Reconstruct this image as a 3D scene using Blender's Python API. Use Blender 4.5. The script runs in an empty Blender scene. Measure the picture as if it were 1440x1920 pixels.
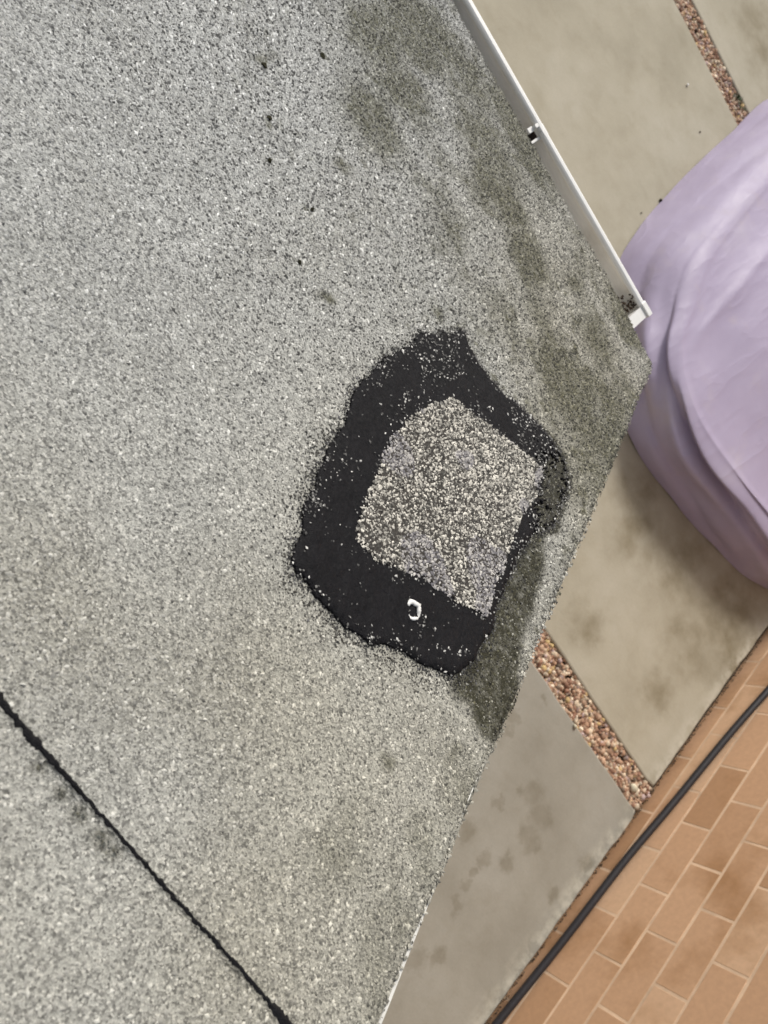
import bpy, math, random
import numpy as np
from mathutils import Vector, Matrix

S = bpy.context.scene
COL = S.collection
rng = np.random.default_rng(7)
random.seed(7)

# ------------------------------------------------------------------ camera, sky, sun, exposure
CAM_H = 3.4
right = Vector((0.560038, 0.798305 * 0 + 0.676607, 0.478080))
down = Vector((0.798305, -0.595022, -0.093049))
fwd = Vector((0.221511, 0.433764, -0.873374))
cam_d = bpy.data.cameras.new('camera')
cam = bpy.data.objects.new('camera', cam_d)
COL.objects.link(cam)
m = Matrix((right, -down, -fwd)).transposed().to_4x4()
m.translation = (0, 0, CAM_H)
cam.matrix_world = m
cam_d.sensor_fit = 'HORIZONTAL'
cam_d.sensor_width = 27.0
cam_d.lens = 1507.87 * 27.0 / 1440.0
cam_d.clip_start = 0.02
cam_d.clip_end = 500
cam_d.dof.use_dof = True
cam_d.dof.focus_distance = 1.15
cam_d.dof.aperture_fstop = 8.0
S.camera = cam

SUN_EL, SUN_AZ = math.radians(39), math.radians(119)      # direction towards the sun, azimuth from +X to +Y
W = bpy.data.worlds.new('World'); S.world = W; W.use_nodes = True
wn, wl = W.node_tree.nodes, W.node_tree.links
bg = wn['Background']
sky = wn.new('ShaderNodeTexSky'); sky.sky_type = 'NISHITA'; sky.sun_disc = False
sky.sun_elevation = SUN_EL
sky.sun_rotation = math.pi / 2 - SUN_AZ
sky.dust_density = 3.0; sky.air_density = 1.0
hs = wn.new('ShaderNodeHueSaturation'); hs.inputs['Saturation'].default_value = 0.30
wl.new(sky.outputs[0], hs.inputs['Color']); wl.new(hs.outputs[0], bg.inputs['Color'])
bg.inputs['Strength'].default_value = 0.075
sd = bpy.data.lights.new('sun', 'SUN'); sd.energy = 1.5; sd.angle = math.radians(15); sd.color = (1.0, 0.95, 0.87)
sun = bpy.data.objects.new('sun', sd); COL.objects.link(sun)
sdir = Vector((math.cos(SUN_EL) * math.cos(SUN_AZ), math.cos(SUN_EL) * math.sin(SUN_AZ), math.sin(SUN_EL)))
sun.rotation_euler = sdir.to_track_quat('Z', 'Y').to_euler()
sun.location = (0, 0, 8)
S.view_settings.view_transform = 'Standard'; S.view_settings.look = 'None'
S.view_settings.gamma = 1.0; S.view_settings.use_curve_mapping = False
S.view_settings.exposure = 0.72

# ------------------------------------------------------------------ helpers
def tag(o, label=None, cat=None, group=None, kind=None):
    if label: o['label'] = label
    if cat: o['category'] = cat
    if group: o['group'] = group
    if kind: o['kind'] = kind
    return o

def empty(name, loc=(0, 0, 0)):
    o = bpy.data.objects.new(name, None); o.location = loc; o.empty_display_size = 0.1
    COL.objects.link(o); return o

def mesh_obj(name, verts, faces, mat, parent=None, smooth=False, attrs=None):
    me = bpy.data.meshes.new(name)
    verts = np.asarray(verts, dtype=np.float64)
    if isinstance(faces, np.ndarray):
        n, k = faces.shape
        me.vertices.add(len(verts)); me.vertices.foreach_set('co', verts.ravel())
        me.loops.add(n * k); me.loops.foreach_set('vertex_index', faces.astype(np.int32).ravel())
        me.polygons.add(n)
        me.polygons.foreach_set('loop_start', np.arange(0, n * k, k, dtype=np.int32))
        me.update(calc_edges=True)
    else:
        me.from_pydata([tuple(v) for v in verts], [], faces)
        me.update()
    for an, av in (attrs or {}).items():
        av = np.asarray(av, dtype=np.float32)
        if av.ndim == 1:
            a = me.attributes.new(an, 'FLOAT', 'POINT'); a.data.foreach_set('value', av)
        else:
            a = me.attributes.new(an, 'FLOAT_COLOR', 'POINT')
            full = np.ones((len(av), 4), np.float32); full[:, :3] = av
            a.data.foreach_set('color', full.ravel())
    if smooth:
        me.polygons.foreach_set('use_smooth', np.ones(len(me.polygons), dtype=bool))
    me.materials.append(mat)
    o = bpy.data.objects.new(name, me); COL.objects.link(o)
    if parent: o.parent = parent; o.matrix_parent_inverse = Matrix.Translation(-Vector(parent.location))
    return o

class MB:
    def __init__(s): s.v = []; s.f = []
    def add(s, v, f):
        k = len(s.v); s.v += [tuple(p) for p in v]; s.f += [tuple(i + k for i in q) for q in f]
    def box(s, lo, hi, fn=None):
        v = [(x, y, z) for x in (lo[0], hi[0]) for y in (lo[1], hi[1]) for z in (lo[2], hi[2])]
        if fn: v = [fn(*p) for p in v]
        s.add(v, [(0, 1, 3, 2), (4, 6, 7, 5), (0, 4, 5, 1), (2, 3, 7, 6), (0, 2, 6, 4), (1, 5, 7, 3)])
    def build(s, name, mat, parent=None, smooth=False):
        return mesh_obj(name, s.v, s.f, mat, parent, smooth)

def bevel(o, w, seg=2):
    b = o.modifiers.new('bevel', 'BEVEL'); b.width = w; b.segments = seg; b.limit_method = 'ANGLE'
    return o

def _hash(ix, iy, seed):
    h = (ix.astype(np.int64) * 374761393 + iy.astype(np.int64) * 668265263 + seed * 974711) & 0x7fffffff
    h = ((h ^ (h >> 13)) * 1274126177) & 0x7fffffff
    h = h ^ (h >> 16)
    return (h & 0xffff) / 65535.0

def vnoise(x, y, scale, seed=0, octaves=3):
    x = np.asarray(x, float); y = np.asarray(y, float)
    out = np.zeros_like(x); amp = 1.0; tot = 0
    for o in range(octaves):
        ca, sa = math.cos(.65 + 1.1 * o), math.sin(.65 + 1.1 * o); sc = scale * 2.03 ** o
        X = (x * ca - y * sa) * sc + 1000.37; Y = (x * sa + y * ca) * sc + 1000.71
        ix = np.floor(X); iy = np.floor(Y); fx = X - ix; fy = Y - iy
        fx = fx * fx * (3 - 2 * fx); fy = fy * fy * (3 - 2 * fy)
        a = _hash(ix, iy, seed + o); b = _hash(ix + 1, iy, seed + o)
        c = _hash(ix, iy + 1, seed + o); d = _hash(ix + 1, iy + 1, seed + o)
        out += amp * (a * (1 - fx) * (1 - fy) + b * fx * (1 - fy) + c * (1 - fx) * fy + d * fx * fy)
        tot += amp; amp *= 0.5
    return out / tot

def sdf_poly(x, y, poly):
    """signed distance to a closed polygon, negative inside"""
    x = np.asarray(x, float); y = np.asarray(y, float)
    d = np.full(x.shape, 1e9); ins = np.zeros(x.shape, bool)
    n = len(poly)
    for i in range(n):
        ax, ay = poly[i]; bx, by = poly[(i + 1) % n]
        ex, ey = bx - ax, by - ay
        t = np.clip(((x - ax) * ex + (y - ay) * ey) / (ex * ex + ey * ey + 1e-12), 0, 1)
        d = np.minimum(d, np.hypot(x - ax - t * ex, y - ay - t * ey))
        c = ((ay > y) != (by > y)) & (x < (bx - ax) * (y - ay) / ((by - ay) if by != ay else 1e-12) + ax)
        ins ^= c
    return np.where(ins, -d, d)

def sstep(a, b, x):
    t = np.clip((x - a) / (b - a), 0, 1); return t * t * (3 - 2 * t)

# ------------------------------------------------------------------ material helpers
def new_mat(name):
    mt = bpy.data.materials.new(name); mt.use_nodes = True
    return mt, mt.node_tree.nodes, mt.node_tree.links, mt.node_tree.nodes['Principled BSDF']

class NT:
    def __init__(s, name, rough=0.8, spec=0.5):
        s.mt, s.n, s.l, s.b = new_mat(name)
        s.b.inputs['Roughness'].default_value = rough
        s.b.inputs['Specular IOR Level'].default_value = spec
        s.tc = s.n.new('ShaderNodeTexCoord')
    def put(s, sock, v):
        if hasattr(v, 'is_linked') or hasattr(v, 'links'): s.l.new(v, sock)
        elif isinstance(v, (tuple, list)) and len(v) == 3 and sock.type == 'RGBA': sock.default_value = (*v, 1)
        else: sock.default_value = v
    def noise(s, scale, detail=4, rough=0.55, vec=None, dist=0.0):
        t = s.n.new('ShaderNodeTexNoise'); t.inputs['Scale'].default_value = scale
        t.inputs['Detail'].default_value = detail; t.inputs['Roughness'].default_value = rough
        t.inputs['Distortion'].default_value = dist
        s.l.new(vec if vec is not None else s.tc.outputs['Object'], t.inputs['Vector']); return t
    def voro(s, scale, feature='F1', vec=None):
        t = s.n.new('ShaderNodeTexVoronoi'); t.feature = feature; t.inputs['Scale'].default_value = scale
        s.l.new(vec if vec is not None else s.tc.outputs['Object'], t.inputs['Vector']); return t
    def ramp(s, fac, stops, interp='LINEAR'):
        r = s.n.new('ShaderNodeValToRGB'); r.color_ramp.interpolation = interp
        e = r.color_ramp.elements
        while len(e) < len(stops): e.new(0.5)
        for q, (p, c) in zip(e, stops):
            q.position = p; q.color = (*c, 1) if isinstance(c, (tuple, list)) else (c, c, c, 1)
        s.l.new(fac, r.inputs['Fac']); return r.outputs['Color']
    def mix(s, fac, a, b, mode='MIX'):
        k = s.n.new('ShaderNodeMix'); k.data_type = 'RGBA'; k.blend_type = mode
        s.put(k.inputs[0], fac); s.put(k.inputs[6], a); s.put(k.inputs[7], b); return k.outputs[2]
    def math(s, op, a, b=0.0, clamp=False):
        k = s.n.new('ShaderNodeMath'); k.operation = op; k.use_clamp = clamp
        s.put(k.inputs[0], a); s.put(k.inputs[1], b); return k.outputs[0]
    def attr(s, name, out='Fac'):
        k = s.n.new('ShaderNodeAttribute'); k.attribute_name = name; return k.outputs[out]
    def bump(s, h, strength=0.3, dist=0.002, prev=None):
        k = s.n.new('ShaderNodeBump'); k.inputs['Strength'].default_value = strength; k.inputs['Distance'].default_value = dist
        s.l.new(h, k.inputs['Height'])
        if prev is not None: s.l.new(prev, k.inputs['Normal'])
        return k.outputs[0]
    def done(s, color=None, normal=None, rough=None):
        if color is not None: s.put(s.b.inputs['Base Color'], color)
        if normal is not None: s.l.new(normal, s.b.inputs['Normal'])
        if rough is not None: s.put(s.b.inputs['Roughness'], rough)
        return s.mt

def felt_mat():
    t = NT('mineral_felt', 0.85, 0.35)
    v = t.voro(430)
    sep = t.n.new('ShaderNodeSeparateColor'); t.l.new(v.outputs['Color'], sep.inputs[0])
    g = t.ramp(sep.outputs[0], [(0.0, (.12, .122, .12)), (.22, (.22, .225, .22)), (.5, (.33, .338, .33)), (.85, (.42, .43, .42)), (1, (.55, .555, .54))])
    n1 = t.noise(6, 5)
    col = t.mix(1.0, g, t.ramp(n1.outputs[0], [(.3, (.86, .85, .83)), (.7, (1.08, 1.08, 1.08))]), 'MULTIPLY')
    n2 = t.noise(60, 4, .7)
    st = t.math('MULTIPLY', t.attr('stain'), t.ramp(n2.outputs[0], [(.35, 0.35), (.6, 1.0)]), True)
    col = t.mix(st, col, t.mix(1.0, col, (.27, .265, .185), 'MULTIPLY'))
    ol = t.math('MULTIPLY', t.attr('olive'), t.ramp(n2.outputs[0], [(.3, 0.5), (.55, 1.0)]), True)
    col = t.mix(ol, col, t.mix(.75, t.mix(1.0, col, (.15, .145, .085), 'MULTIPLY'), (.026, .025, .014)))
    wm = t.attr('warm')
    col = t.mix(wm, col, t.mix(1.0, col, (.93, .88, .775), 'MULTIPLY'))
    b = t.bump(v.outputs['Distance'], .55, .0018)
    b = t.bump(t.noise(900, 2).outputs[0], .35, .001, b)
    return t.done(col, b)

def grain_mat(name, rough=0.75):
    t = NT(name, rough, 0.4)
    col = t.attr('tone', 'Color')
    return t.done(col, t.bump(t.noise(1500, 2).outputs[0], .3, .0006))

def tar_mat():
    t = NT('bitumen', 0.55, 0.17)
    n = t.noise(150, 5, .65); n2 = t.noise(28, 4)
    col = t.ramp(n2.outputs[0], [(.3, (.0035, .0035, .0048)), (.75, (.0075, .0070, .0090))])
    r = t.ramp(n.outputs[0], [(.3, .42), (.7, .78)])
    return t.done(col, t.bump(n.outputs[0], .6, .003, t.bump(t.noise(600, 3).outputs[0], .5, .0015)), r)

def pvc_mat(name, base=(.78, .77, .73), dirt=(.42, .36, .27), amt=.5):
    t = NT(name, 0.42, 0.5)
    n = t.noise(9, 5, .65)
    col = t.mix(t.math('MULTIPLY', t.ramp(n.outputs[0], [(.45, 0.0), (.75, 1.0)]), amt), base, dirt)
    return t.done(col, t.bump(t.noise(25, 3).outputs[0], .08, .002))

GST = [(2.521, 1.457, 0.065), (2.64, 1.423, 0.07), (2.623, 1.3, 0.048), (2.439, 1.414, 0.029), (2.391, 1.277, 0.035), (2.131, 1.613, 0.04), (2.169, 1.557, 0.023), (2.701, 1.301, 0.054), (2.523, 1.035, 0.04), (2.653, 1.118, 0.047), (2.535, 0.88, 0.029), (2.574, 0.785, 0.035), (2.995, 1.23, 0.037), (3.051, 1.473, 0.045), (2.356, 1.052, 0.051), (2.203, 1.829, 0.018), (2.658, 0.575, 0.04), (2.544, 0.954, 0.023), (2.583, 0.485, 0.057)]
DAMP_SHADE = [(2.1, 2.30, 0.12), (1.98, 2.95, 0.20), (2.342, 3.12, 0.24), (2.80, 3.25, 0.30), (2.723, 2.85, 0.2), (2.742, 2.452, 0.11), (1.791, 3.10, 0.16), (0.15, 6.35, 0.3), (3.0, 3.1, .25)]  # damp mottling plus the cover's soft shade, painted into the slab colour

def concrete_mat():
    t = NT('concrete', 0.88, 0.3)
    n1 = t.noise(1.6, 6, .6); n2 = t.noise(7, 6, .62, dist=.3); n3 = t.noise(90, 4, .6)
    col = t.ramp(n1.outputs[0], [(.28, (.345, .31, .235)), (.5, (.41, .372, .288)), (.72, (.455, .418, .335))])
    col = t.mix(1.0, col, t.ramp(n2.outputs[0], [(.3, (.93, .92, .90)), (.5, (1, 1, 1)), (.75, (1.04, 1.04, 1.04))]), 'MULTIPLY')
    col = t.mix(1.0, col, t.ramp(n3.outputs[0], [(.3, (.96, .96, .96)), (.7, (1.03, 1.03, 1.03))]), 'MULTIPLY')
    # one pour is greyer than the others
    sp = t.n.new('ShaderNodeSeparateXYZ'); t.l.new(t.tc.outputs['Object'], sp.inputs[0])
    grey = t.math('LESS_THAN', sp.outputs[1], 1.95)
    col = t.mix(grey, col, t.mix(1.0, col, (.76, .785, .85), 'MULTIPLY'))
    # distort the coordinates so that the stains and painted damp shade get ragged outlines
    dn = t.noise(13, 5, .7)
    off = t.n.new('ShaderNodeVectorMath'); off.operation = 'MULTIPLY_ADD'
    t.l.new(dn.outputs['Color'], off.inputs[0]); off.inputs[1].default_value = (.17, .17, 0); t.l.new(t.tc.outputs['Object'], off.inputs[2])
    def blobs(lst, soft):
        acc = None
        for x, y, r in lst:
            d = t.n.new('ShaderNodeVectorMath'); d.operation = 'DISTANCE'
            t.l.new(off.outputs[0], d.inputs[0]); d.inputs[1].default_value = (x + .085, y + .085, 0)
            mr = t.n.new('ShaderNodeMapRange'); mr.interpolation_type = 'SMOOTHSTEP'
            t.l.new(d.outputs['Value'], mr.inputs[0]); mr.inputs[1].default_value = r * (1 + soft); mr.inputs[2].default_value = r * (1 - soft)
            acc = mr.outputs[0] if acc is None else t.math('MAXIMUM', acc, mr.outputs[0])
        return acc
    spot = t.math('MULTIPLY', blobs(GST, .5), t.ramp(n2.outputs[0], [(.3, .85), (.7, .45)]))
    col = t.mix(spot, col, t.mix(1.0, col, (.70, .67, .61), 'MULTIPLY'))
    damp_shade = t.math('MULTIPLY', blobs(DAMP_SHADE, .75), t.ramp(t.noise(5, 5, .6).outputs[0], [(.35, .25), (.65, .95)]))
    col = t.mix(damp_shade, col, t.mix(1.0, col, (.57, .53, .45), 'MULTIPLY'))
    mr = t.n.new('ShaderNodeMapRange'); t.l.new(sp.outputs[0], mr.inputs[0]); mr.inputs[1].default_value = 3.0; mr.inputs[2].default_value = 3.1
    wear = t.math('MULTIPLY', mr.outputs[0], t.ramp(t.noise(9, 5, .65).outputs[0], [(.42, 0), (.6, .8)]))
    col = t.mix(wear, col, (.56, .52, .43))
    pv = t.voro(55); pore = t.ramp(pv.outputs['Distance'], [(.05, 1.0), (.14, 0.0)])
    pk = t.math('MULTIPLY', pore, t.ramp(t.noise(7, 3).outputs[0], [(.5, 0), (.65, .55)]))
    col = t.mix(pk, col, t.mix(1.0, col, (.5, .46, .4), 'MULTIPLY'))
    b = t.bump(n3.outputs[0], .25, .002)
    b = t.bump(t.noise(4, 4).outputs[0], .25, .02, b)
    return t.done(col, b)

def brick_mat():
    t = NT('painted_brick', 0.7, 0.35)
    oi = t.n.new('ShaderNodeObjectInfo')
    n = t.noise(3.2, 5, .6); n2 = t.noise(40, 4, .6)
    geo = t.n.new('ShaderNodeNewGeometry')
    n = t.noise(2.2, 5, .6, vec=geo.outputs['Position'])
    base = t.ramp(oi.outputs['Random'], [(0, (.46, .265, .145)), (.3, (.57, .345, .205)), (.75, (.62, .385, .235)), (1, (.67, .44, .28))])
    col = t.mix(t.ramp(n.outputs[0], [(.50, 0.0), (.72, .8)]), base, (.38, .20, .09))
    col = t.mix(1.0, col, t.ramp(n2.outputs[0], [(.3, (.93, .93, .93)), (.7, (1.05, 1.05, 1.05))]), 'MULTIPLY')
    return t.done(col, t.bump(n2.outputs[0], .2, .002))

def simple(name, col, rough=.8, spec=.4, nscale=40, var=.25, bump=.2, bd=.002):
    t = NT(name, rough, spec); n = t.noise(nscale, 4, .6)
    lo = tuple(c * (1 - var) for c in col); hi = tuple(c * (1 + var) for c in col)
    return t.done(t.ramp(n.outputs[0], [(.3, lo), (.7, hi)]), t.bump(n.outputs[0], bump, bd))

def tarp_mat():
    t = NT('lilac_sheet', 0.5, 0.28)
    n = t.noise(2.0, 4, .55); n2 = t.noise(7, 5, .6)
    col = t.ramp(n.outputs[0], [(.3, (.385, .33, .455)), (.55, (.43, .375, .505)), (.75, (.495, .445, .545))])
    col = t.mix(t.ramp(n2.outputs[0], [(.58, 0.0), (.8, .35)]), col, (.50, .43, .44))
    mp = t.n.new('ShaderNodeMapping'); mp.inputs['Rotation'].default_value = (0, 0, .6); mp.inputs['Scale'].default_value = (1, .28, 1)
    t.l.new(t.tc.outputs['Object'], mp.inputs['Vector'])
    w1 = t.noise(3.2, 3, .5, vec=mp.outputs[0]); mp2 = t.n.new('ShaderNodeMapping'); mp2.inputs['Rotation'].default_value = (0, 0, -.9); mp2.inputs['Scale'].default_value = (1, .35, 1)
    t.l.new(t.tc.outputs['Object'], mp2.inputs['Vector']); w2 = t.noise(4.5, 3, .5, vec=mp2.outputs[0])
    rid = lambda q: t.math('POWER', t.math('SUBTRACT', 1.0, t.math('ABSOLUTE', t.math('MULTIPLY', t.math('SUBTRACT', q, .5), 5.0)), True), 3.0)
    b = t.bump(rid(w1.outputs[0]), .26, .012)
    b = t.bump(rid(w2.outputs[0]), .16, .010, b)
    b = t.bump(t.noise(60, 3, .5).outputs[0], .05, .002, b)
    return t.done(col, b, t.ramp(n2.outputs[0], [(.3, .44), (.7, .60)]))

M = dict(felt=felt_mat(), grain=grain_mat('granule'), stone=grain_mat('gravel_stone', .8), tar=tar_mat(), pvc=pvc_mat('white_pvc', (.86, .85, .82), (.6, .56, .5), .25),
         pvc_in=pvc_mat('dirty_pvc', (.85, .81, .73), (.5, .43, .33), .45), concrete=concrete_mat(), brick=brick_mat(), tarp=tarp_mat(),
         mortar=simple('mortar', (.70, .50, .34), .9, .3, 6, .22, .1), soil=simple('soil', (.085, .065, .045), .95, .2, 30, .4, .6, .01),
         timber=simple('weathered_timber', (.30, .27, .22)), rubber=simple('black_rubber', (.022, .020, .023), .5, .4, 60, .2, .1),
         seal=simple('dark_seal', (.03, .018, .016), .7), debris=simple('leaf_debris', (.07, .045, .028), .9),
         render=simple('shed_render', (.40, .37, .32)), leaf=simple('weed_leaf', (.05, .085, .025), .6), moss=simple('moss', (.035, .034, .02), .95, .2, 300, .4),
         trim=simple('grey_white_trim', (.62, .61, .57), .6, .3, 40, .15), white=simple('white_plastic', (.80, .79, .76), .35, .5, 60, .03, .05), cream=simple('cream_stone', (.62, .56, .42), .8),
         dark=simple('dark_bit', (.03, .022, .018), .8))

# ------------------------------------------------------------------ the ground and its paving
WALL_X = 3.165
mesh_obj('ground', [(-60, -60, -.05), (60, -60, -.05), (60, 60, -.05), (-60, 60, -.05)], [(0, 1, 2, 3)], M['soil'])
ground = bpy.data.objects['ground']; tag(ground, kind='structure')

def slab(x0, x1, y0, y1, seed, rough=(.002, .002, .006, .006), chip=0.0):
    """x0..x1 by y0..y1 with wavy edges; rough is per edge: y0, x1, y1, x0"""
    pts = []
    def edge(ax, ay, bx, by, amp, sd):
        L = math.hypot(bx - ax, by - ay); n = max(2, min(int(L / .03), 160))
        tt = np.arange(n) / n
        w = (vnoise(tt * L, tt * 0, 5, sd, 4) - .5) * 2 * amp * np.sin(np.clip(tt * L / .06, 0, 1) * np.clip((1 - tt) * L / .06, 0, 1) * math.pi / 2)
        nx, ny = (by - ay) / L, -(bx - ax) / L
        for q, ww in zip(tt, w): pts.append((ax + (bx - ax) * q + nx * ww, ay + (by - ay) * q + ny * ww))
    r = .014
    edge(x0, y0, x1 - r, y0, rough[0], seed)
    edge(x1, y0 + r, x1, y1 - r, rough[1], seed + 1)
    edge(x1 - r, y1, x0 + r, y1, rough[2], seed + 2)
    edge(x0, y1, x0, y0, rough[3], seed + 3)
    n = len(pts); cx, cy = (x0 + x1) / 2, (y0 + y1) / 2
    P = np.array(pts)
    nrm = np.roll(P, -1, 0) - np.roll(P, 1, 0); nrm = np.stack([nrm[:, 1], -nrm[:, 0]], 1); nrm /= np.linalg.norm(nrm, axis=1)[:, None]
    v = [(*(p - q * .012), 0.0) for p, q in zip(P, nrm)] + [(*(p - q * .004), -.003) for p, q in zip(P, nrm)] + [(*p, -.010) for p in P] + [(*p, -.09) for p in P]
    f = [tuple(range(n))]
    for k in range(3):
        for i in range(n):
            j = (i + 1) % n
            f.append((k * n + i, (k + 1) * n + i, (k + 1) * n + j, k * n + j))
    return mesh_obj('paving_slab', v, f, M['concrete'], ground)

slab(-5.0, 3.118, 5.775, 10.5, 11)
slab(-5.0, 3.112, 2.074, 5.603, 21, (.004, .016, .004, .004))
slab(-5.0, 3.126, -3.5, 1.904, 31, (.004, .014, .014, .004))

def stones(n, xr, yr, smin, smax, zfun, pal, seed, mat, name, parent=None):
    r = np.random.default_rng(seed)
    ph = (1 + 5 ** .5) / 2
    iv = np.array([(-1, ph, 0), (1, ph, 0), (-1, -ph, 0), (1, -ph, 0), (0, -1, ph), (0, 1, ph), (0, -1, -ph), (0, 1, -ph), (ph, 0, -1), (ph, 0, 1), (-ph, 0, -1), (-ph, 0, 1)]) / 1.9
    fc = np.array([(0, 11, 5), (0, 5, 1), (0, 1, 7), (0, 7, 10), (0, 10, 11), (1, 5, 9), (5, 11, 4), (11, 10, 2), (10, 7, 6), (7, 1, 8), (3, 9, 4), (3, 4, 2), (3, 2, 6), (3, 6, 8), (3, 8, 9), (4, 9, 5), (2, 4, 11), (6, 2, 10), (8, 6, 7), (9, 8, 1)])
    x = r.uniform(*xr, n); y = r.uniform(*yr, n)
    s = smin + (smax - smin) * r.random(n) ** 1.8
    V = iv[None] * (1 + r.uniform(-.22, .22, (n, 12, 1))) * s[:, None, None] * .5
    V = V * r.uniform(.6, 1.25, (n, 1, 3)) * np.array([1, 1, .75])
    a = r.uniform(0, 6.28, n); t = r.uniform(-.5, .5, n)
    ca, sa = np.cos(a)[:, None], np.sin(a)[:, None]
    X = V[..., 0] * ca - V[..., 1] * sa; Y = V[..., 0] * sa + V[..., 1] * ca; Z = V[..., 2] + X * t[:, None] * .4
    V = np.stack([X + x[:, None], Y + y[:, None], Z + (zfun(x, y) + s * .15 * r.random(n))[:, None]], -1)
    ci = r.choice(len(pal), n, p=np.array([p[1] for p in pal]) / sum(p[1] for p in pal))
    c = np.array([p[0] for p in pal])[ci] * r.uniform(.85, 1.5, (n, 1))
    F = (fc[None] + (np.arange(n) * 12)[:, None, None]).reshape(-1, 3)
    return mesh_obj(name, V.reshape(-1, 3), F, mat, parent, attrs={'tone': np.repeat(c, 12, 0)})

PAL = [((.33, .20, .13), 5), ((.42, .28, .19), 5), ((.24, .13, .085), 3), ((.50, .40, .29), 3), ((.66, .56, .43), 1.6), ((.12, .085, .06), 2), ((.50, .36, .17), 1), ((.36, .27, .25), 2)]
g2 = stones(5200, (.6, 3.125), (1.895, 2.08), .011, .040, lambda x, y: -.026 + .010 * vnoise(x, y, 9, 3), PAL, 5, M['stone'], 'gravel')
tag(g2, 'brown pebble gravel filling the joint that ends at the brick wall', 'gravel', 'gravel joints between the concrete slabs', 'stuff')
g1 = stones(4200, (-1.6, 1.2), (5.595, 5.783), .012, .038, lambda x, y: -.024 + .010 * vnoise(x, y, 9, 4), PAL, 6, M['stone'], 'gravel')
tag(g1, 'brown pebble gravel in the far joint running under the lilac cover', 'gravel', 'gravel joints between the concrete slabs', 'stuff')
g3 = stones(2600, (3.10, 3.17), (-1.2, 3.4), .003, .013, lambda x, y: -.030 + 0 * x, [((.10, .075, .05), 3), ((.17, .13, .09), 2), ((.06, .045, .03), 2)], 8, M['stone'], 'grit')
tag(g3, 'dark grit in the narrow gap along the foot of the brick wall', 'grit', kind='stuff')

def lone_stone(x, y, s, mat, label, cat, name, flat=.7, z=None, seed=1):
    r = np.random.default_rng(seed)
    n, k = 9, 6
    v = []; f = []
    for i in range(k + 1):
        th = math.pi * i / k
        for j in range(n):
            ph = 2 * math.pi * j / n; w = 1 + r.uniform(-.14, .14)
            v.append((s * w * math.sin(th) * math.cos(ph), .75 * s * w * math.sin(th) * math.sin(ph), flat * s * math.cos(th) * (1 + r.uniform(-.06, .06))))
    for i in range(k):
        for j in range(n):
            f.append((i * n + j, (i + 1) * n + j, (i + 1) * n + (j + 1) % n, i * n + (j + 1) % n))
    o = mesh_obj(name, v, f, mat, smooth=True)
    o.location = (x, y, (s * flat * .9) if z is None else z); o.rotation_euler.z = r.uniform(0, 6)
    return tag(o, label, cat)

lone_stone(.047, 5.303, .011, M['white'], 'tiny white pebble lying alone on the far concrete slab', 'pebble', 'pebble', seed=2)
lone_stone(2.454, 1.885, .013, M['cream'], 'small cream pebble just off the edge of the gravel joint', 'pebble', 'pebble', seed=3)
lone_stone(3.013, 1.979, .030, M['cream'], 'largest pale flat pebble at the wall end of the gravel joint', 'pebble', 'pebble', .55, -.006, seed=4)
lone_stone(.530, 4.524, .013, M['dark'], 'black crumb touching the hem of the lilac cover', 'crumb', 'crumb', seed=5)
lone_stone(.515, 4.318, .006, M['dark'], 'tiny dark crumb on concrete just below the black crumb', 'crumb', 'crumb', seed=6)
lone_stone(.341, 5.194, .007, M['debris'], 'small brown crumb on the bare slab, farthest from the gutter', 'crumb', 'crumb', seed=7)

# a weed growing in the far gravel joint
wd = empty('weed', (.31, 5.745, -.02)); tag(wd, 'small green weed sprouting in the far gravel joint', 'weed')
r = random.Random(3)
for i in range(16):
    a = r.uniform(0, 6.28); L = r.uniform(.03, .075); w = r.uniform(.006, .011); el = r.uniform(.3, 1.1)
    d = Vector((math.cos(a) * math.cos(el), math.sin(a) * math.cos(el), math.sin(el))); sdv = Vector((-math.sin(a), math.cos(a), 0))
    b = Vector((r.uniform(-.05, .06), r.uniform(-.018, .025), 0)) + Vector((.31, 5.745, -.02))
    v = [b, b + d * L * .5 + sdv * w + Vector((0, 0, .004)), b + d * L - Vector((0, 0, .010)), b + d * L * .5 - sdv * w + Vector((0, 0, .004)), b + d * L * .5]
    mesh_obj('leaf', v, [(0, 1, 4), (1, 2, 4), (2, 3, 4), (3, 0, 4)], M['leaf'], wd)

# ------------------------------------------------------------------ the brick wall
wall = empty('brick_wall', (WALL_X, 2.5, 0)); tag(wall, 'tan orange painted brick wall with pale joints beside the paving', 'wall')
mb = MB(); mb.box((WALL_X - .0009, -1.1, -.1), (WALL_X + .20, 7.7, 2.62)); mb.build('mortar', M['mortar'], wall)
LEN, HT, PX, PZ, Y0, Z0 = .4015, .177, .4145, .190, 1.124, .062
brick_meshes = []
for kk in range(4):
    r = random.Random(40 + kk); c = .0022; j = lambda: r.uniform(-.0016, .0016)
    hy, hz = LEN / 2, HT / 2
    fr = [(j() * .2, sy * (hy - c) + j(), sz * (hz - c) + j()) for sy, sz in ((-1, -1), (1, -1), (1, 1), (-1, 1))]
    md = [(.003, sy * hy + j(), sz * hz + j()) for sy, sz in ((-1, -1), (1, -1), (1, 1), (-1, 1))]
    bk = [(.10, y, z) for _, y, z in md]
    v = fr + md + bk
    f = [(0, 3, 2, 1)] + [(a, b, b + 4, a + 4) for a, b in ((0, 1), (1, 2), (2, 3), (3, 0))] + [(a + 4, b + 4, b + 8, a + 8) for a, b in ((0, 1), (1, 2), (2, 3), (3, 0))]
    me = bpy.data.meshes.new('brick'); me.from_pydata(v, [], f); me.update(); me.materials.append(M['brick']); brick_meshes.append(me)
r = random.Random(9)
pinv = Matrix.Translation(-Vector(wall.location))
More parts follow.
